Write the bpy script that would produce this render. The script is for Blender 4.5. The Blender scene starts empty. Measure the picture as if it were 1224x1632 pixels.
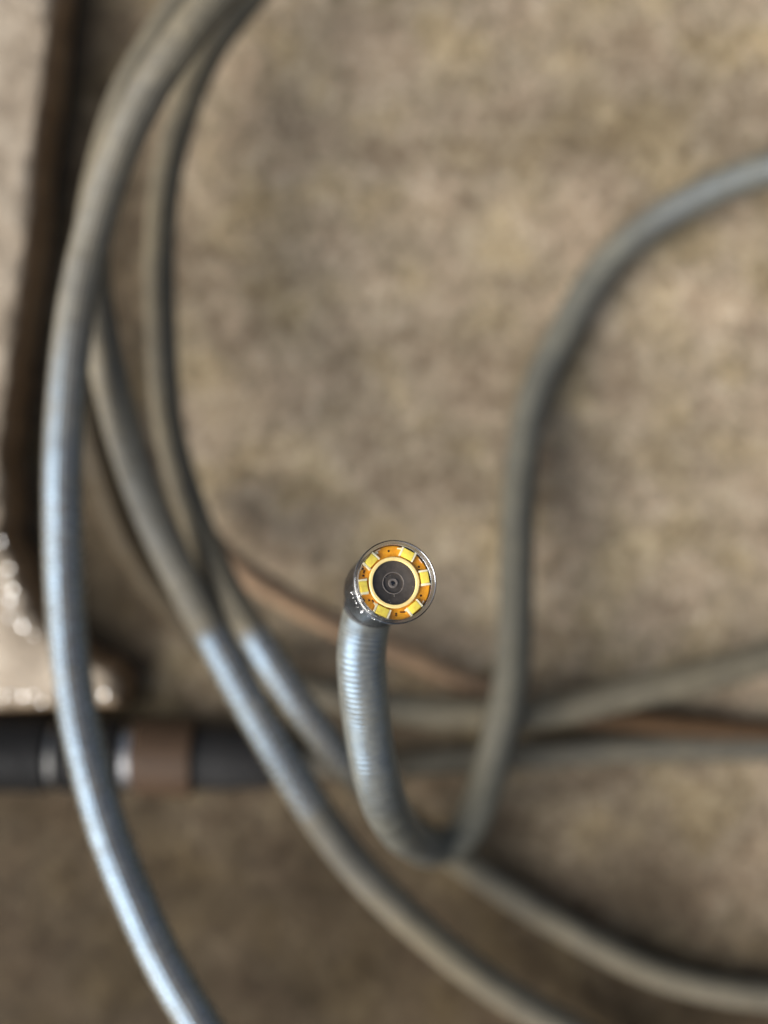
import bpy, bmesh, math, random
from mathutils import Vector, Matrix, noise
random.seed(7)
R = math.radians
sc = bpy.context.scene
COL = sc.collection

# ------------------------------------------------------------------ camera, sky, sun, exposure
FPX, CW, CH, CAMZ = 2000.0, 612.0, 816.0, 0.200        # focal length in px of the 1224x1632 photo, height above the floor
cam_d = bpy.data.cameras.new("camera"); cam = bpy.data.objects.new("camera", cam_d); COL.objects.link(cam)
cam.location = (0, 0, CAMZ); cam.rotation_euler = (0, 0, 0)
cam_d.sensor_fit = 'HORIZONTAL'; cam_d.sensor_width = 36.0; cam_d.lens = FPX/1224*36.0
cam_d.clip_start = 0.005; cam_d.clip_end = 500.0
cam_d.dof.use_dof = True; cam_d.dof.focus_distance = 0.1210; cam_d.dof.aperture_fstop = 12.0
sc.camera = cam

SUN_EL, SUN_AZ = 36.0, 200.0          # direction towards the sun, degrees; azimuth counter-clockwise from +X
world = bpy.data.worlds.new("World"); sc.world = world; world.use_nodes = True
wn = world.node_tree
sky = wn.nodes.new('ShaderNodeTexSky'); sky.sky_type = 'NISHITA'; sky.sun_disc = False
sky.sun_elevation = R(SUN_EL); sky.sun_rotation = R(90 - SUN_AZ)
sky.air_density = 1.0; sky.dust_density = 6.0; sky.ozone_density = 0.5
wn.nodes['Background'].inputs['Strength'].default_value = 0.058
wn.links.new(sky.outputs[0], wn.nodes['Background'].inputs[0])
sun_d = bpy.data.lights.new("sun", 'SUN'); sun = bpy.data.objects.new("sun", sun_d); COL.objects.link(sun)
sun_d.energy = 2.7; sun_d.angle = R(66); sun_d.color = (0.90, 0.95, 1.0)
sd = Vector((math.cos(R(SUN_EL))*math.cos(R(SUN_AZ)), math.cos(R(SUN_EL))*math.sin(R(SUN_AZ)), math.sin(R(SUN_EL))))
sun.rotation_euler = sd.to_track_quat('Z', 'Y').to_euler()
sun.location = sd*2
sc.view_settings.view_transform = 'Standard'; sc.view_settings.look = 'None'
sc.view_settings.gamma = 1.0; sc.view_settings.exposure = 1.3
sc.cycles.use_denoising = True
sc.cycles.max_bounces = 10; sc.cycles.transmission_bounces = 8

# ------------------------------------------------------------------ helpers
def at(px, py, z):
    """photo pixel at height z -> point of the place"""
    d = CAMZ - z
    return Vector(((px-CW)/FPX*d, (CH-py)/FPX*d, z))

def obj(name, bm, mat, parent=None, smooth=True, bevel=None):
    if parent is not None:
        bmesh.ops.translate(bm, verts=bm.verts, vec=-parent_world(parent))
    me = bpy.data.meshes.new(name); bm.to_mesh(me); bm.free()
    for m in (mat if isinstance(mat, (list, tuple)) else [mat]): me.materials.append(m)
    if smooth:
        for p in me.polygons: p.use_smooth = True
        me.set_sharp_from_angle(angle=R(38))
    o = bpy.data.objects.new(name, me); COL.objects.link(o)
    if parent is not None: o.parent = parent
    if bevel:
        b = o.modifiers.new('bevel', 'BEVEL'); b.width = bevel; b.segments = 2; b.limit_method = 'ANGLE'
    return o

def parent_world(p):
    v = Vector(p.location)
    while p.parent is not None:
        p = p.parent; v = v + Vector(p.location)
    return v

def tag(o, label=None, cat=None, group=None, kind=None):
    if label: o['label'] = label
    if cat: o['category'] = cat
    if group: o['group'] = group
    if kind: o['kind'] = kind
    return o

def empty(name, loc):
    o = bpy.data.objects.new(name, None); COL.objects.link(o); o.location = loc
    o.empty_display_size = 0.01
    return o

def catmull(pts, n):
    out = []
    P = [pts[0]*2-pts[1]] + list(pts) + [pts[-1]*2-pts[-2]]
    for i in range(1, len(P)-2):
        p0, p1, p2, p3 = P[i-1], P[i], P[i+1], P[i+2]
        # centripetal parametrisation keeps the run of the cable even
        t0 = 0; t1 = t0+max((p1-p0).length**.5, 1e-6); t2 = t1+max((p2-p1).length**.5, 1e-6); t3 = t2+max((p3-p2).length**.5, 1e-6)
        for k in range(n):
            t = t1+(t2-t1)*k/n
            a1 = p0*((t1-t)/(t1-t0))+p1*((t-t0)/(t1-t0)); a2 = p1*((t2-t)/(t2-t1))+p2*((t-t1)/(t2-t1)); a3 = p2*((t3-t)/(t3-t2))+p3*((t-t2)/(t3-t2))
            b1 = a1*((t2-t)/(t2-t0))+a2*((t-t0)/(t2-t0)); b2 = a2*((t3-t)/(t3-t1))+a3*((t-t1)/(t3-t1))
            out.append(b1*((t2-t)/(t2-t1))+b2*((t-t1)/(t2-t1)))
    out.append(pts[-1].copy())
    # light smoothing
    for _ in range(6):
        out = [out[0]] + [(out[i-1]+out[i]*2+out[i+1])/4 for i in range(1, len(out)-1)] + [out[-1]]
    return out

def tube(path, rad, sides=28, caps=True, sheen_shade=None):
    """sweep a round section along a path; rad is a number or a function of arc length. UV: u = metres along, v = round"""
    bm = bmesh.new(); uvl = bm.loops.layers.uv.new('UVMap'); wl = bm.verts.layers.float.new('sheen_shade')
    L = [0.0]
    for a, b in zip(path, path[1:]): L.append(L[-1]+(b-a).length)
    T = [(path[min(i+1, len(path)-1)]-path[max(i-1, 0)]).normalized() for i in range(len(path))]
    ref = Vector((0, 0, 1)) if abs(T[0].z) < .9 else Vector((1, 0, 0))
    nrm = (ref - T[0]*ref.dot(T[0])).normalized()
    rings = []
    for i, p in enumerate(path):
        nrm = (nrm - T[i]*nrm.dot(T[i])).normalized(); bn = T[i].cross(nrm)
        r = rad(L[i]) if callable(rad) else rad
        rings.append([bm.verts.new(p+(nrm*math.cos(2*math.pi*k/sides)+bn*math.sin(2*math.pi*k/sides))*r) for k in range(sides)])
    if sheen_shade:
        for i, rg in enumerate(rings):
            for v in rg: v[wl] = sheen_shade[i]
    for i in range(len(rings)-1):
        for k in range(sides):
            f = bm.faces.new((rings[i][k], rings[i][(k+1) % sides], rings[i+1][(k+1) % sides], rings[i+1][k]))
            for lp, (u, v) in zip(f.loops, ((L[i], k), (L[i], k+1), (L[i+1], k+1), (L[i+1], k))):
                lp[uvl].uv = (u*100, v/sides)
    if caps:
        bm.faces.new(list(reversed(rings[0]))); bm.faces.new(rings[-1])
    return bm

def lathe(profile, M, seg=72, close=False):
    """spin (r, z) points round local z, then place with matrix M"""
    bm = bmesh.new(); rings = []
    for r, z in profile:
        if r < 1e-7: rings.append([bm.verts.new((0, 0, z))])
        else: rings.append([bm.verts.new((r*math.cos(2*math.pi*k/seg), r*math.sin(2*math.pi*k/seg), z)) for k in range(seg)])
    pairs = list(zip(rings, rings[1:])) + ([(rings[-1], rings[0])] if close else [])
    for a, b in pairs:
        for k in range(seg):
            k2 = (k+1) % seg
            if len(a) == 1 and len(b) == 1: continue
            if len(a) == 1: bm.faces.new((a[0], b[k2], b[k]))
            elif len(b) == 1: bm.faces.new((a[k], a[k2], b[0]))
            else: bm.faces.new((a[k], a[k2], b[k2], b[k]))
    bmesh.ops.recalc_face_normals(bm, faces=bm.faces)
    bmesh.ops.transform(bm, matrix=M, verts=bm.verts)
    return bm

def box(sx, sy, sz, M, jit=0.0):
    bm = bmesh.new(); bmesh.ops.create_cube(bm, size=1.0)
    for v in bm.verts:
        v.co = Vector((v.co.x*sx, v.co.y*sy, v.co.z*sz))
        if jit: v.co += Vector((random.uniform(-jit, jit), random.uniform(-jit, jit), 0))
    bmesh.ops.bevel(bm, geom=bm.edges[:], offset=min(sx, sy, sz)*.18, segments=2, affect='EDGES', profile=.6)
    bmesh.ops.transform(bm, matrix=M, verts=bm.verts)
    return bm

# ------------------------------------------------------------------ materials
def new_mat(name):
    m = bpy.data.materials.new(name); m.use_nodes = True
    nt = m.node_tree; return m, nt, nt.nodes['Principled BSDF']
def N(nt, t, **kw):
    n = nt.nodes.new(t)
    for k, v in kw.items(): setattr(n, k, v)
    return n
def noise_n(nt, vec, scale, detail=4, rough=.55, dist=0.0):
    n = N(nt, 'ShaderNodeTexNoise'); n.inputs['Scale'].default_value = scale; n.inputs['Detail'].default_value = detail
    n.inputs['Roughness'].default_value = rough; n.inputs['Distortion'].default_value = dist
    nt.links.new(vec, n.inputs['Vector']); return n.outputs[0]
def ramp(nt, fac, stops):
    r = N(nt, 'ShaderNodeValToRGB'); e = r.color_ramp.elements
    while len(e) < len(stops): e.new(.5)
    for el, (p, c) in zip(e, stops): el.position = p; el.color = (*c, 1)
    nt.links.new(fac, r.inputs[0]); return r.outputs[0]
def mix(nt, fac, a, b, mode='MIX'):
    m = N(nt, 'ShaderNodeMix', data_type='RGBA', blend_type=mode)
    for s, v in ((m.inputs['Factor'], fac), (m.inputs[6], a), (m.inputs[7], b)):
        if isinstance(v, (int, float)): s.default_value = v
        elif isinstance(v, tuple): s.default_value = (*v, 1)
        else: nt.links.new(v, s)
    return m.outputs[2]
def bump(nt, b, height, strength, dist):
    n = N(nt, 'ShaderNodeBump'); n.inputs['Strength'].default_value = strength; n.inputs['Distance'].default_value = dist
    nt.links.new(height, n.inputs['Height']); nt.links.new(n.outputs[0], b.inputs['Normal']); return n
def simple(name, col, rough=.4, metal=0.0, coat=0.0, var=.25, scale=1500, bmp=0.0, spec=.5):
    m, nt, b = new_mat(name)
    tc = N(nt, 'ShaderNodeTexCoord'); v = tc.outputs['Object']
    n = noise_n(nt, v, scale, 3)
    c = ramp(nt, n, [(.25, tuple(x*(1-var) for x in col)), (.75, tuple(min(1, x*(1+var)) for x in col))])
    nt.links.new(c, b.inputs['Base Color'])
    b.inputs['Roughness'].default_value = rough; b.inputs['Metallic'].default_value = metal
    b.inputs['Coat Weight'].default_value = coat; b.inputs['Coat Roughness'].default_value = .08
    b.inputs['Specular IOR Level'].default_value = spec
    if bmp: bump(nt, b, n, .6, bmp)
    return m

def mat_floor():
    m, nt, b = new_mat('worn_floor')
    g = N(nt, 'ShaderNodeNewGeometry'); v = g.outputs['Position']
    big = noise_n(nt, v, 22, 3, .5, .3)
    mp = N(nt, 'ShaderNodeMapping'); mp.inputs['Scale'].default_value = (1.1, .9, 1); mp.inputs['Rotation'].default_value = (0, 0, R(20)); nt.links.new(v, mp.inputs['Vector'])
    mid = noise_n(nt, mp.outputs[0], 500, 5, .66, .1)
    mid2 = noise_n(nt, mp.outputs[0], 120, 3, .6, .2)
    mps = N(nt, 'ShaderNodeMapping'); mps.inputs['Scale'].default_value = (.45, 1.5, 1); mps.inputs['Rotation'].default_value = (0, 0, R(-28)); nt.links.new(v, mps.inputs['Vector'])
    smear = noise_n(nt, mps.outputs[0], 48, 4, .6, .5)
    fine = noise_n(nt, v, 1300, 3, .7)
    c = ramp(nt, mid, [(.28, (.120, .090, .061)), (.44, (.230, .180, .122)), (.56, (.295, .236, .164)), (.70, (.43, .360, .270))])
    c2 = ramp(nt, mid2, [(.35, (.84, .83, .82)), (.65, (1.10, 1.09, 1.08))])
    c = mix(nt, 1.0, c, c2, 'MULTIPLY')
    hue = noise_n(nt, v, 75, 2, .5)
    c = mix(nt, 1.0, c, ramp(nt, hue, [(.36, (1.02, .99, 1.0)), (.5, (1, 1, 1)), (.64, (1.03, 1.01, .90))]), 'MULTIPLY')
    c = mix(nt, 1.0, c, ramp(nt, big, [(.34, (.78, .78, .76)), (.62, (1.10, 1.10, 1.08))]), 'MULTIPLY')
    c = mix(nt, 1.0, c, ramp(nt, smear, [(.34, (.74, .72, .69)), (.48, (1, 1, 1)), (.66, (1.12, 1.10, 1.06))]), 'MULTIPLY')
    c = mix(nt, .6, c, ramp(nt, fine, [(.3, (.5, .5, .5)), (.7, (1.45, 1.45, 1.45))]), 'MULTIPLY')
    # shade painted over damp soil across the near side and along the slab foot
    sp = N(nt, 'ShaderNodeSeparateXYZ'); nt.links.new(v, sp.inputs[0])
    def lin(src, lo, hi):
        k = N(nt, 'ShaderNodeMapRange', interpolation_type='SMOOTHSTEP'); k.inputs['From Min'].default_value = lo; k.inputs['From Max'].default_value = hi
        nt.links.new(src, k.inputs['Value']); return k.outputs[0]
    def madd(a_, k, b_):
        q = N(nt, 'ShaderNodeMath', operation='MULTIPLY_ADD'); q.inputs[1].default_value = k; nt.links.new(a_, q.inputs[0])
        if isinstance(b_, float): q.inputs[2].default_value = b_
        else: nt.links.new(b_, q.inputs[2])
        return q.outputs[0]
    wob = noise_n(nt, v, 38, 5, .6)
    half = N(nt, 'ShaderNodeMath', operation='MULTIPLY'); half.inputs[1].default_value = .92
    yy = madd(wob, .050, madd(sp.outputs[0], .28, sp.outputs[1])); shade1 = lin(yy, .020, -.042)
    xx = madd(wob, .030, sp.outputs[0]); shade2 = lin(xx, -.012, -.029)
    dm = N(nt, 'ShaderNodeMath', operation='MAXIMUM'); nt.links.new(shade1, dm.inputs[0]); nt.links.new(shade2, half.inputs[0]); nt.links.new(half.outputs[0], dm.inputs[1])
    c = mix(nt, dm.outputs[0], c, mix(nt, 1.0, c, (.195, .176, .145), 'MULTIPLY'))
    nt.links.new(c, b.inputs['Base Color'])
    rr = ramp(nt, mid2, [(.35, (.75,)*3), (.7, (.5,)*3)]); nt.links.new(rr, b.inputs['Roughness'])
    b.inputs['Specular IOR Level'].default_value = .10
    h = mix(nt, .5, mid, fine); bump(nt, b, h, .55, .0012)
    return m
def mat_ledge():
    m, nt, b = new_mat('worn_ledge')
    g = N(nt, 'ShaderNodeNewGeometry'); v = g.outputs['Position']
    a = noise_n(nt, v, 150, 4, .6, .4); f = noise_n(nt, v, 700, 3, .7)
    c = ramp(nt, a, [(.3, (.165, .122, .078)), (.48, (.28, .218, .148)), (.7, (.41, .335, .245))])
    c = mix(nt, .5, c, ramp(nt, f, [(.3, (.6, .6, .6)), (.7, (1.3, 1.3, 1.3))]), 'MULTIPLY')
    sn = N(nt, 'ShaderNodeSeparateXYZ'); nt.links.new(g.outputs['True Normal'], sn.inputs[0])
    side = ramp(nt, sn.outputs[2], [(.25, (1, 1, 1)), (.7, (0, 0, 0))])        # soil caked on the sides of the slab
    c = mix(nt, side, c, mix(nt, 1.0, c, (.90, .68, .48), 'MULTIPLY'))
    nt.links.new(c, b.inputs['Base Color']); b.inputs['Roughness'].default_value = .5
    bump(nt, b, mix(nt, .5, a, f), .7, .0012)
    return m
def mat_cable(name, base=(.124, .108, .077), rough=.24, relief=.000060, braid=True):
    m, nt, b = new_mat(name)
    uv = N(nt, 'ShaderNodeUVMap'); sep = N(nt, 'ShaderNodeSeparateXYZ'); nt.links.new(uv.outputs[0], sep.inputs[0])
    g = N(nt, 'ShaderNodeNewGeometry'); v = g.outputs['Position']
    n = noise_n(nt, v, 900, 3, .6); n2 = noise_n(nt, v, 60, 2)
    c = ramp(nt, n, [(.3, tuple(x*.8 for x in base)), (.7, tuple(x*1.18 for x in base))])
    c = mix(nt, .8, c, ramp(nt, n2, [(.35, (.80, .80, .82)), (.65, (1.14, 1.1, 1.02))]), 'MULTIPLY')
    dst = noise_n(nt, v, 260, 5, .72, .6)
    c = mix(nt, .4, c, ramp(nt, dst, [(.36, (.72, .69, .64)), (.50, (1, 1, 1)), (.66, (1.35, 1.30, 1.20))]), 'MULTIPLY')
    def sheen_tint(a):
        k = N(nt, 'ShaderNodeMapRange'); nt.links.new(a.outputs['Fac'], k.inputs['Value']); k.inputs['From Max'].default_value = .5; return k.outputs[0]
    at_ = N(nt, 'ShaderNodeAttribute', attribute_name='sheen_shade')
    shade_fac = N(nt, 'ShaderNodeMapRange'); nt.links.new(at_.outputs['Fac'], shade_fac.inputs['Value']); shade_fac.inputs['From Min'].default_value = 0; shade_fac.inputs['From Max'].default_value = -1  # shade painted into the cable colour where the attribute is negative
    c = mix(nt, shade_fac.outputs[0], c, mix(nt, 1.0, c, (.26, .22, .17), 'MULTIPLY'))
    nt.links.new(c, b.inputs['Base Color'])
    at_ = N(nt, 'ShaderNodeAttribute', attribute_name='sheen_shade')
    mr = N(nt, 'ShaderNodeMapRange'); nt.links.new(at_.outputs['Fac'], mr.inputs['Value']); mr.inputs['To Min'].default_value = .60; mr.inputs['To Max'].default_value = rough
    ms = N(nt, 'ShaderNodeMapRange'); nt.links.new(at_.outputs['Fac'], ms.inputs['Value']); ms.inputs['To Min'].default_value = .10; ms.inputs['To Max'].default_value = .72  # highlights placed by stretch through the specular level
    nt.links.new(ms.outputs[0], b.inputs['Specular IOR Level']); b.inputs['IOR'].default_value = 1.95
    nt.links.new(mix(nt, sheen_tint(at_), (1.0, .92, .80), (.50, .74, 1.0)), b.inputs['Specular Tint'])  # blue of the sky's reflection painted into the highlight stretches
    sc1 = noise_n(nt, v, 420, 4, .7, .4)
    scuff = ramp(nt, sc1, [(.34, (.66,)*3), (.50, (1.0,)*3), (.66, (1.2,)*3)])
    sm = N(nt, 'ShaderNodeMath', operation='MULTIPLY', use_clamp=True); nt.links.new(ms.outputs[0], sm.inputs[0]); nt.links.new(scuff, sm.inputs[1])
    nt.links.new(sm.outputs[0], b.inputs['Specular IOR Level'])
    rn = N(nt, 'ShaderNodeMath', operation='MULTIPLY_ADD'); rn.inputs[1].default_value = .26; nt.links.new(n, rn.inputs[0]); nt.links.new(mr.outputs[0], rn.inputs[2])
    rs = N(nt, 'ShaderNodeMath', operation='SUBTRACT'); rs.inputs[1].default_value = .1; nt.links.new(rn.outputs[0], rs.inputs[0]); nt.links.new(rs.outputs[0], b.inputs['Roughness'])
    # close-wound ribs across the sheath plus a faint counter-winding
    def wave(k, twist):
        ma = N(nt, 'ShaderNodeMath', operation='MULTIPLY'); ma.inputs[1].default_value = k; nt.links.new(sep.outputs[0], ma.inputs[0])
        mb = N(nt, 'ShaderNodeMath', operation='MULTIPLY_ADD'); mb.inputs[1].default_value = twist*2*math.pi; nt.links.new(sep.outputs[1], mb.inputs[0]); nt.links.new(ma.outputs[0], mb.inputs[2])
        s = N(nt, 'ShaderNodeMath', operation='SINE'); nt.links.new(mb.outputs[0], s.inputs[0]); return s.outputs[0]
    def op(kind, *src):
        q = N(nt, 'ShaderNodeMath', operation=kind)
        for i, x in enumerate(src):
            if isinstance(x, (int, float)): q.inputs[i].default_value = x
            else: nt.links.new(x, q.inputs[i])
        return q.outputs[0]
    n3 = noise_n(nt, v, 700, 2, .5)
    if braid:       # criss-cross woven sleeve, a little uneven
        wv = op('MULTIPLY', wave(46.0, 12), wave(46.0, -12))
        hgt = op('ADD', wv, op('MULTIPLY', n3, 1.6))
    else:           # close-wound ribs across the sheath
        hgt = op('ADD', op('MULTIPLY', wave(2*math.pi/.058, 1), 1.0), op('MULTIPLY', n3, .9))
    bump(nt, b, hgt, .8, relief)
    return m
def mat_clear(name, col=(.93, .91, .87), rough=.03):
    m, nt, b = new_mat(name)
    b.inputs['Base Color'].default_value = (*col, 1); b.inputs['Transmission Weight'].default_value = 1.0
    b.inputs['IOR'].default_value = 1.46; b.inputs['Roughness'].default_value = rough
    return m

M_floor = mat_floor(); M_ledge = mat_ledge()
M_cable = mat_cable('grey_sheath')
M_stem = mat_cable('grey_ribbed_sheath', base=(.105, .102, .083), rough=.26, relief=.000034, braid=False)
M_warmlit = mat_cable('warm_lit_sheath', base=(.235, .155, .095))  # grey cable with warm light put into its base colour
M_darkcable = mat_cable('dark_sheath', base=(.085, .077, .060), rough=.4)
M_plug = simple('warm_reflecting_black_plastic', (.055, .033, .019), .5, spec=.2, scale=700)  # warm reflection on black plastic put into the base colour
M_black = simple('black_plastic', (.008, .008, .008), .32, spec=.25, bmp=.0002, scale=2500)
M_housing = simple('wet_black_housing', (.008, .008, .008), .14, coat=.3, spec=.3, bmp=.0012, scale=2600)
M_plugblack = simple('worn_black_plastic', (.010, .0095, .009), .5, spec=.10, bmp=.0003, scale=500)
M_dullsteel = simple('dull_steel', (.20, .19, .175), .42, metal=1.0, scale=900)
M_rubber = simple('black_rubber', (.016, .016, .017), .20, bmp=.0010, scale=2600)
M_steel = simple('plated_steel', (.42, .40, .38), .33, metal=1.0, scale=900)
M_sleeve = simple('dark_sleeve', (.020, .019, .018), .5, spec=.15, scale=700)
M_amber = simple('amber_circuit_board', (1.0, .35, .014), .35, coat=.5, var=.30, scale=1800)
M_led = simple('yellow_phosphor', (1.0, .70, .09), .40, coat=.6, var=.16, scale=2500)
M_solder = simple('cream_solder', (.88, .78, .50), .30, coat=.4, var=.12, scale=2500)
M_ring = simple('cream_barrel_ring', (.98, .70, .27), .28, coat=.6, var=.12, scale=1500)
M_lens = simple('charcoal_lens_face', (.052, .041, .031), .5, coat=.1, var=.35, scale=1800)
M_pupil = simple('lens_glass_dark', (.005, .005, .005), .05, coat=1.0)
M_bezel = simple('grey_lens_ring', (.16, .135, .115), .3, coat=.4)
M_glue = simple('glue_residue', (.80, .55, .32), .25, coat=.5, var=.3, scale=3000)
M_dust = simple('lens_dust', (.30, .25, .20), .6)
M_speck = simple('dark_speck', (.05, .012, .006), .35)
M_clear = mat_clear('clear_acrylic'); M_glint = simple('glint_metal', (.75, .74, .72), .12, metal=1.0)  # bright metal for the added glint pieces

# ------------------------------------------------------------------ setting: floor and worn ledge
bm = bmesh.new()
xs = [-40, -4, -.5] + [-.16+.004*i for i in range(81)] + [.5, 4, 40]
grid = []
for y in xs:
    row = []
    for x in xs:
        z = 0.0
        if abs(x) < .2 and abs(y) < .2: z = noise.noise(Vector((x*45, y*45, 0)))*.0005 - .0006
        row.append(bm.verts.new((x, y, z)))
    grid.append(row)
for i in range(len(xs)-1):
    for j in range(len(xs)-1):
        bm.faces.new((grid[i][j], grid[i][j+1], grid[i+1][j+1], grid[i+1][j]))
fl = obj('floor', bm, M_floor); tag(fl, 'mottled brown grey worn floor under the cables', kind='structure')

LEDGE_H = .0085
ctrl = [(96, -160), (84, 0), (58, 240), (34, 440), (14, 600), (-2, 740), (2, 850), (24, 915), (52, 972), (76, 1012), (124, 1046), (176, 1072), (194, 1096), (186, 1124),
        (120, 1128), (40, 1130), (-60, 1132), (-420, 1140), (-420, -160)]
P = []
cp = [at(x, y, LEDGE_H) for x, y in ctrl]
for i, a in enumerate(cp):
    b = cp[(i+1) % len(cp)]; n = max(1, int((b-a).length/.0012))
    for k in range(n): P.append((a.lerp(b, k/n)))
jit = []
for p in P:
    q = Vector((p.x, p.y, 0)); w = noise.noise(q*420)*.0005 + noise.noise(q*140)*.0006
    jit.append(Vector((p.x+w, p.y+noise.noise(q*420+Vector((5, 3, 1)))*.0005, 0)))
def inset(pts, d):
    out = []
    for i in range(len(pts)):
        t = (pts[(i+2) % len(pts)]-pts[i-2]).normalized(); out.append(pts[i]+Vector((t.y, -t.x, 0))*d)
    return out
bm = bmesh.new(); rings = []
for d, z in ((-.0012, -.002), (-.0006, LEDGE_H*.5), (0, LEDGE_H-.0016), (.0006, LEDGE_H-.0005), (.0018, LEDGE_H)):
    ps = inset(jit, d)
    rings.append([bm.verts.new((p.x, p.y, z+noise.noise(Vector((p.x*300, p.y*300, z*300)))*.0004)) for p in ps])
for a, b in zip(rings, rings[1:]):
    for k in range(len(a)):
        bm.faces.new((a[k], a[(k+1) % len(a)], b[(k+1) % len(a)], b[k]))
bm.faces.new(rings[-1]); bmesh.ops.recalc_face_normals(bm, faces=bm.faces)
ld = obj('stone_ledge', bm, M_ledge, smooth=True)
tag(ld, 'raised pale worn slab with chipped edge along the left side', 'slab')

# added bright metal chips, tilted to the sun, standing in for edge glints
bm = bmesh.new()
def chip(px, py, r, z=LEDGE_H+.0002):
    p = at(px, py, z)
    n = (sd + Vector((0, 0, 1))).normalized() + Vector((random.gauss(0, .22), random.gauss(0, .22), 0))
    q = n.to_track_quat('Z', 'Y').to_matrix()
    s = bmesh.ops.create_icosphere(bm, subdivisions=1, radius=r)
    for v in s['verts']: v.co = q @ Vector((v.co.x, v.co.y*random.uniform(.6, 1), v.co.z*.25)) + p
spots = [(3, 868), (8, 905), (14, 930), (22, 958), (30, 985), (40, 1000), (24, 940), (12, 985), (10, 960), (46, 1012),
         (10, 1100), (30, 1104), (36, 1112), (62, 1112), (8, 1108), (170, 1114), (18, 1106), (46, 1104)]
for x, y in spots:
    for _ in range(1): chip(x+random.uniform(-7, 7), y+random.uniform(-7, 7), random.uniform(.00022, .00044))
dr = obj('glint_chips', bm, M_glint); tag(dr, 'added metal specks for the glints along the chipped slab edge', 'glint_chip', kind='stuff')

# ------------------------------------------------------------------ grey cable loops lying on the floor
CR = .0026
def sheen_shade_run(ctrl, spans, path):
    """painted highlight (positive) and painted shade (negative) along a dull cable: spans are (first, last) in control point counts"""
    out = []
    for i in range(len(path)):
        t = i/14; w = 0.0
        for a, b, amp, soft in spans:
            q = amp*min(1, max(0, (t-a)/soft+.5))*min(1, max(0, (b-t)/soft+.5)); w = q if abs(q) > abs(w) else w
        out.append(w)
    return out
def strand(name, pts, label, mat, r=CR, group='grey cable loops', spans=()):
    path = catmull([at(x, y, z/1000) for x, y, z in pts], 14)
    root = obj(name, tube(path, r, sheen_shade=sheen_shade_run(pts, spans, path)), mat)
    return tag(root, label, 'cable', group)

strand('cable_loop', [(560, -190, 33), (440, -90, 34), (341, 0, 35), (279, 80, 35), (235, 147, 34), (186, 250, 33), (149, 370, 32), (124, 480, 32), (109, 600, 32), (101, 720, 32), (100, 834, 32), (105, 970, 33),
                      (118, 1100, 35), (146, 1234, 38), (174, 1330, 40), (208, 1418, 42), (258, 1528, 43), (318, 1632, 44), (390, 1740, 44), (500, 1870, 44)],
       'thick looking outermost grey cable arching down the left edge, nearest the camera', M_cable, spans=((8, 30, 1, 3.5), (3, 30, .25, 3)))
strand('cable_loop', [(500, -190, 16), (390, -95, 17), (306, -14, 18), (252, 66, 20), (205, 150, 22), (172, 250, 23), (150, 360, 23), (148, 450, 23), (166, 560, 23), (200, 700, 23), (248, 834, 23), (295, 930, 23), (342, 1018, 24), (390, 1106, 24), (446, 1202, 23),
                      (505, 1296, 20), (582, 1395, 16), (683, 1490, 12), (777, 1564, 9), (885, 1631, 7), (1010, 1700, 5), (1180, 1770, 4)],
       'grey cable crossing under the outermost loop, running to bottom middle with bluish glint', M_cable, spans=((11.9, 14.9, 1, .25), (8, 12, .25, 3), (14, 16.5, .3, 1)))
strand('cable_loop', [(520, -140, 8), (430, -40, 9), (362, 40, 10), (322, 105, 10), (288, 195, 10), (263, 300, 11), (255, 420, 12), (258, 540, 13), (270, 687, 14), (314, 834, 16), (364, 944, 21), (408, 1018, 25), (468, 1110, 25), (540, 1206, 20),
                      (604, 1272, 11), (672, 1328, 5), (743, 1378, 3.2), (838, 1441, 2.8), (939, 1500, 3.2), (1046, 1552, 2.8), (1141, 1577, 2.8), (1224, 1588, 2.8), (1330, 1594, 2.8), (1480, 1590, 2.8)],
       'innermost grey cable of the left coil, running on to the bottom right corner', M_cable, r=.0023, spans=((10.95, 13.2, 1, .25), (13, 14, .3, 1)))
strand('cable_loop', [(128, 540, 9), (132, 610, 8), (146, 690, 6.5), (165, 760, 5.5), (191, 834, 4.5), (220, 889, 3.5), (257, 944, 2.7), (310, 1000, 2.7), (380, 1052, 4), (450, 1084, 7), (540, 1108, 8.5), (640, 1128, 8.6), (745, 1138, 8.6), (871, 1134, 8.4), (1000, 1106, 8), (1128, 1075, 7), (1224, 1048, 6), (1340, 1010, 4), (1500, 960, 3)],
       'grey cable curving low under the others, then rising along the middle to right edge', M_cable, spans=((-1, 8.5, -1, 3),))  # negative span paints shade on the low left stretch
strand('cable_loop', [(300, 800, 5), (326, 850, 6), (356, 886, 7), (390, 912, 8), (450, 950, 8), (530, 994, 8), (640, 1042, 7), (740, 1088, 4.5), (830, 1118, 2.7), (940, 1140, 2.7), (1042, 1152, 2.7), (1130, 1162, 2.7), (1224, 1170, 2.7), (1360, 1184, 2.7)],
       'cable with a warm brown lit edge slanting behind the camera head', M_warmlit, r=.0019, spans=((8.6, 30, -1, 1),))

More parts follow.
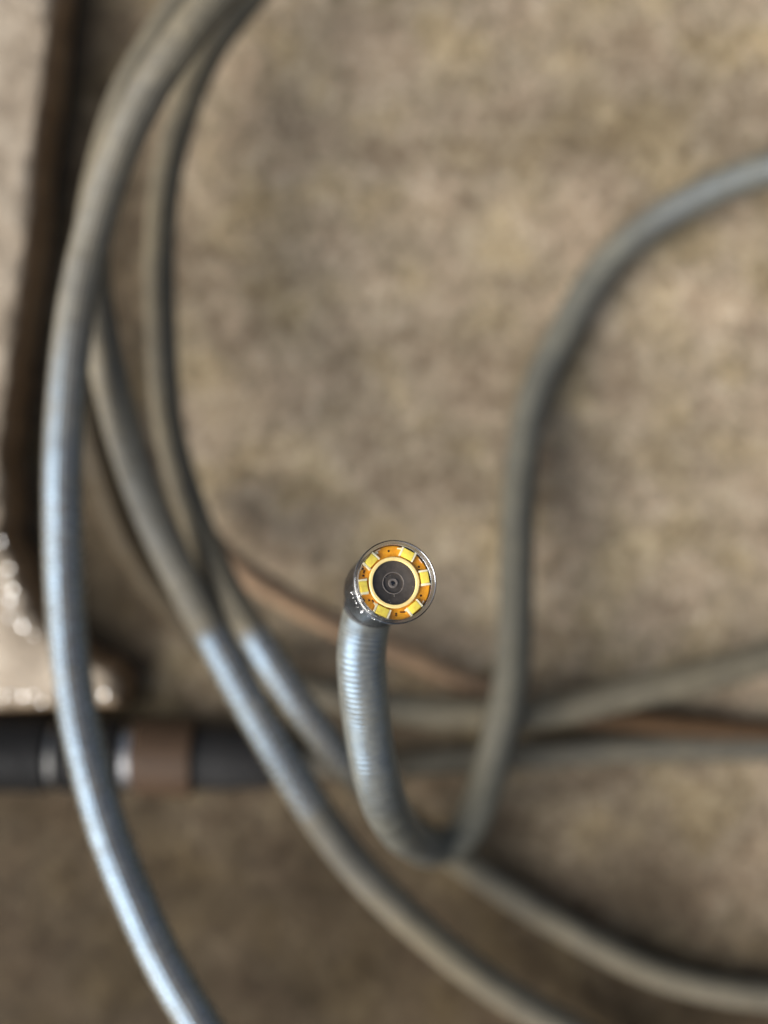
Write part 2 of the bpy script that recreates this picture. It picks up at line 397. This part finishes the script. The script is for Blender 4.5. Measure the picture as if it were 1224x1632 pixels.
# ------------------------------------------------------------------ black plug joint and its cable
A = at(-80, 1199, .0060); B = at(470, 1211, .0060)
root = empty('cable_connector', (A.x, A.y, 0))
tag(root, 'black round plug joint with metal rings lying across the lower left', 'connector')
ax = (B-A).normalized()
def on(px):                      # point on the plug axis above photo column px
    t = (px+80)/550.0; return A+(B-A)*t
q = Vector((0, 0, 1)).rotation_difference(ax).to_matrix().to_4x4()
def turned(prof, px, mat, name, parent=root):
    return obj(name, lathe(prof, Matrix.Translation(on(px)) @ q, 48), mat, parent)
u = .000097                      # metres per photo pixel at the plug
turned([(0, -40*u), (.0056, -40*u), (.0058, -38*u), (.0058, 160*u), (.0054, 163*u), (0, 163*u)], -80, M_plugblack, 'plug_body')
turned([(0, 0), (.0047, 0), (.0053, 3*u), (.0053, 11*u), (.0047, 14*u), (0, 14*u)], 84, M_dullsteel, 'metal_ring')
turned([(0, 0), (.0050, 0), (.0056, 3*u), (.0056, 96*u), (.0050, 99*u), (0, 99*u)], 99, M_plugblack, 'plug_collar')
turned([(0, 0), (.0048, 0), (.0053, 3*u), (.0053, 15*u), (.0047, 18*u), (0, 18*u)], 199, M_steel, 'metal_ring')
turned([(0, 0), (.0054, 0), (.0059, 4*u), (.0059, 90*u), (.0055, 94*u), (0, 94*u)], 218, M_plug, 'plug_collar')
turned([(0, 0), (.0046, 0), (.0049, 3*u), (.0048, 60*u), (.0044, 110*u), (.0034, 150*u), (.0028, 158*u), (0, 158*u)], 313, M_sleeve, 'strain_relief')
pth = catmull([on(455), on(500)-Vector((0, 0, .0008)), at(570, 1222, .0042), at(640, 1217, .0031), at(730, 1210, .0027), at(828, 1203, .0027), at(1000, 1193, .0027), at(1224, 1190, .0027), at(1400, 1188, .0027)], 14)
obj('cable', tube(pth, .0023), M_darkcable, root)

# ------------------------------------------------------------------ inspection camera: head on its cable, bending up off the floor
front = at(631, 927, .0790)
axis = Vector((.23, .185, 1)).normalized()
X = Vector((1, 0, 0)); X = (X-axis*X.dot(axis)).normalized(); Y = axis.cross(X)
H = Matrix(((X.x, Y.x, axis.x, front.x), (X.y, Y.y, axis.y, front.y), (X.z, Y.z, axis.z, front.z), (0, 0, 0, 1)))
ubend = at(690, 1346, .0030)
root = empty('inspection_camera', (ubend.x, ubend.y, 0))
tag(root, 'small round inspection camera with ring of yellow lights on a bent grey cable', 'camera')
mm = .001
back = H @ Vector((0, 0, -8.5*mm))
stem = [back + axis*2*mm, back, at(584, 985, .0682), at(576, 1040, .0674), at(579, 1100, .0661), at(586, 1160, .0642), at(596, 1220, .0624), at(611, 1275, .0580), at(634, 1316, .0465), at(660, 1340, .0240),
        at(697, 1352, .0115), at(733, 1335, .0100), at(757, 1300, .0100), at(775, 1248, .0120), at(793, 1185, .0150), at(812, 1100, .0160), at(820, 1014, .0140), at(823, 886, .0100), at(829, 756, .0065), at(853, 628, .0040), at(893, 542, .0030),
        at(940, 457, .0028), at(978, 408, .0030), at(1042, 355, .0040), at(1128, 306, .0060), at(1224, 269, .0080), at(1330, 240, .0100), at(1450, 225, .0120)]
path = catmull(stem, 14)
obj('cable', tube(path, .00262, sheen_shade=sheen_shade_run(stem, ((-1, 9.4, .78, 1.2), (11.5, 19, -.28, 3), (22.5, 30, .4, 3)), path)), M_stem, root)
# black glossy collar between head and cable
cpath = [p for p in path[8:25]]
Lc = sum((b-a).length for a, b in zip(cpath, cpath[1:]))
obj('strain_relief', tube(cpath, lambda s: .00345-.00070*min(1, s/Lc)), M_rubber, root)
hp = lambda prof: lathe([(r*mm, z*mm) for r, z in prof], H)
hs = obj('head_housing', hp([(0, -9.0), (2.9, -9.0), (3.5, -8.4), (3.68, -7.4), (3.70, -6.6), (3.70, -.66), (3.66, -.62), (3.645, -.66), (3.645, -1.65), (0, -1.65)]), M_housing, root)
obj('clear_cover', lathe([(r*mm, z*mm) for r, z in [(3.66, -.60), (3.66, -.10), (3.72, -.01), (3.96, 0), (4.08, -.10), (4.10, -.25), (4.10, -.62), (4.04, -.72), (3.74, -.72), (3.72, -.60)]], H, 96, close=True), M_clear, root)
HI = H @ Matrix.Translation((0, 0, -.12*mm))
hi = lambda prof: lathe([(r*mm, z*mm) for r, z in prof], HI)
bd = obj('circuit_board', hi([(2.45, -1.40), (3.64, -1.40), (3.64, -.92), (3.60, -.88), (2.52, -.88), (2.45, -.92)] ), M_amber, root)
def polar(r, deg, z, rot=0):
    a = R(deg); return HI @ Matrix.Translation((r*mm*math.cos(a), r*mm*math.sin(a), z*mm)) @ Matrix.Rotation(a+math.pi/2+rot, 4, 'Z')
LED = [(64.5, 1.16, .88), (10.7, 1.12, .84), (-50, 1.14, .80), (-113, 1.24, .84), (-171, 1.08, .78), (138.6, 1.18, .86)]
for a, w, h in LED:
    ch = obj('led', box(w*mm, h*mm, .44*mm, polar(3.08, a, -.66), .00003), M_led, root)
    for s in (-1, 1):
        obj('electrode', box(.21*mm, h*1.12*mm, .40*mm, polar(3.08, a, -.68) @ Matrix.Translation((s*(w/2+.105)*mm, random.uniform(-.03, .03)*mm, 0)), .00003), M_solder, ch)
for i, a in enumerate((95, 36, -20, -82, -142, 165)):
    r = 3.05+random.uniform(-.12, .12)
    obj('solder_dot', lathe([(0, .05*mm), (.09*mm, .03*mm), (.11*mm, -.02*mm), (0, -.03*mm)], polar(r, a+random.uniform(-4, 4), -.86), 14), M_speck, root)
for (r, a, sx, sy) in ((3.42, 17.5, .16, .26), (3.10, 161, .34, .16), (3.34, 157, .16, .2), (2.75, -138, .3, .12), (2.95, -73, .5, .12), (3.2, -86, .26, .10), (3.42, -150, .3, .12), (2.9, 26, .3, .08)):
    obj('surface_component', box(sx*mm, sy*mm, .16*mm, polar(r, a, -.84, random.uniform(-.5, .5)), .00003), M_speck, root)
for (r, a, sx, sy) in ((2.86, -63, .5, .16), (3.0, -59, .3, .22), (3.46, 147, .5, .2), (3.35, 122, .4, .25), (3.45, 80, .5, .14), (2.8, -133, .35, .14), (2.75, 152, .3, .3)):
    obj('solder_pad', box(sx*mm, sy*mm, .12*mm, polar(r, a, -.84, random.uniform(-.4, .4)), .00004), M_solder, root)
br = obj('lens_barrel', hi([(2.16, -1.3), (2.16, -.50), (2.22, -.42), (2.44, -.42), (2.52, -.50), (2.54, -1.3)]), M_ring, root)
ln = obj('lens', hi([(0, -1.10), (.95, -1.08), (1.0, -.98), (1.62, -.80), (2.05, -.74), (2.155, -.72), (2.155, -1.4), (0, -1.4)]), M_lens, root)
obj('lens_ring', hi([(.98, -1.05), (1.02, -.90), (1.08, -.90), (1.14, -1.0)]), M_bezel, ln)
obj('lens_ring', hi([(.22, -1.16), (.28, -.96), (.42, -.95), (.52, -1.12)]), M_bezel, ln)
obj('pupil', hi([(0, -1.03), (.14, -1.04), (.235, -1.12)]), M_pupil, ln)

# residue of glue and flux between the lights and the rim, scratches and dust on the lens face
for (r, a, sx, sy) in ((3.50, 137, .9, .12), (3.48, 118, .6, .10), (3.52, 158, .5, .12), (3.45, -32, .4, .14), (2.78, -50, .6, .10), (3.5, 40, .5, .08)):
    obj('glue_bead', box(sx*mm, sy*mm, .14*mm, polar(r, a, -.80, random.uniform(-.15, .15)), .00005), M_glue, root)
bm = bmesh.new()
for _ in range(46):
    rr, aa = 2.0*math.sqrt(random.random()), random.uniform(0, 360)
    zz = -.735-.27*max(0, (1.95-rr))/.95 if rr > 1.0 else -1.03
    s_ = bmesh.ops.create_icosphere(bm, subdivisions=1, radius=random.choice((.018, .022, .03, .045))*mm)
    M_ = polar(rr, aa, zz) @ Matrix.Diagonal((random.uniform(.7, 1.8), 1, .4, 1))
    for v in s_['verts']: v.co = M_ @ v.co
tag(obj('dust', bm, M_dust, ln), kind='stuff')
obj('scratch', box(.62*mm, .045*mm, .02*mm, polar(1.38, -87, -.885, math.pi/2)), M_dust, ln)

# added bright flecks, turned to the sun, standing in for glints on the casing
bm = bmesh.new()
for _ in range(34):
    aa = R(random.gauss(205, 26)); zz = -random.uniform(.9, 4.2)
    p = H @ Vector((3.72*mm*math.cos(aa), 3.72*mm*math.sin(aa), zz*mm))
    n = ((sd + Vector((0, 0, 1))).normalized() + Vector((random.gauss(0, .35), random.gauss(0, .35), 0))).to_track_quat('Z', 'Y').to_matrix()
    s_ = bmesh.ops.create_icosphere(bm, subdivisions=1, radius=random.choice((.04, .06, .08, .12))*mm)
    for v in s_['verts']: v.co = n @ Vector((v.co.x, v.co.y*.7, v.co.z*.35)) + p
tag(obj('glint_fleck', bm, M_glint, root), kind='stuff')
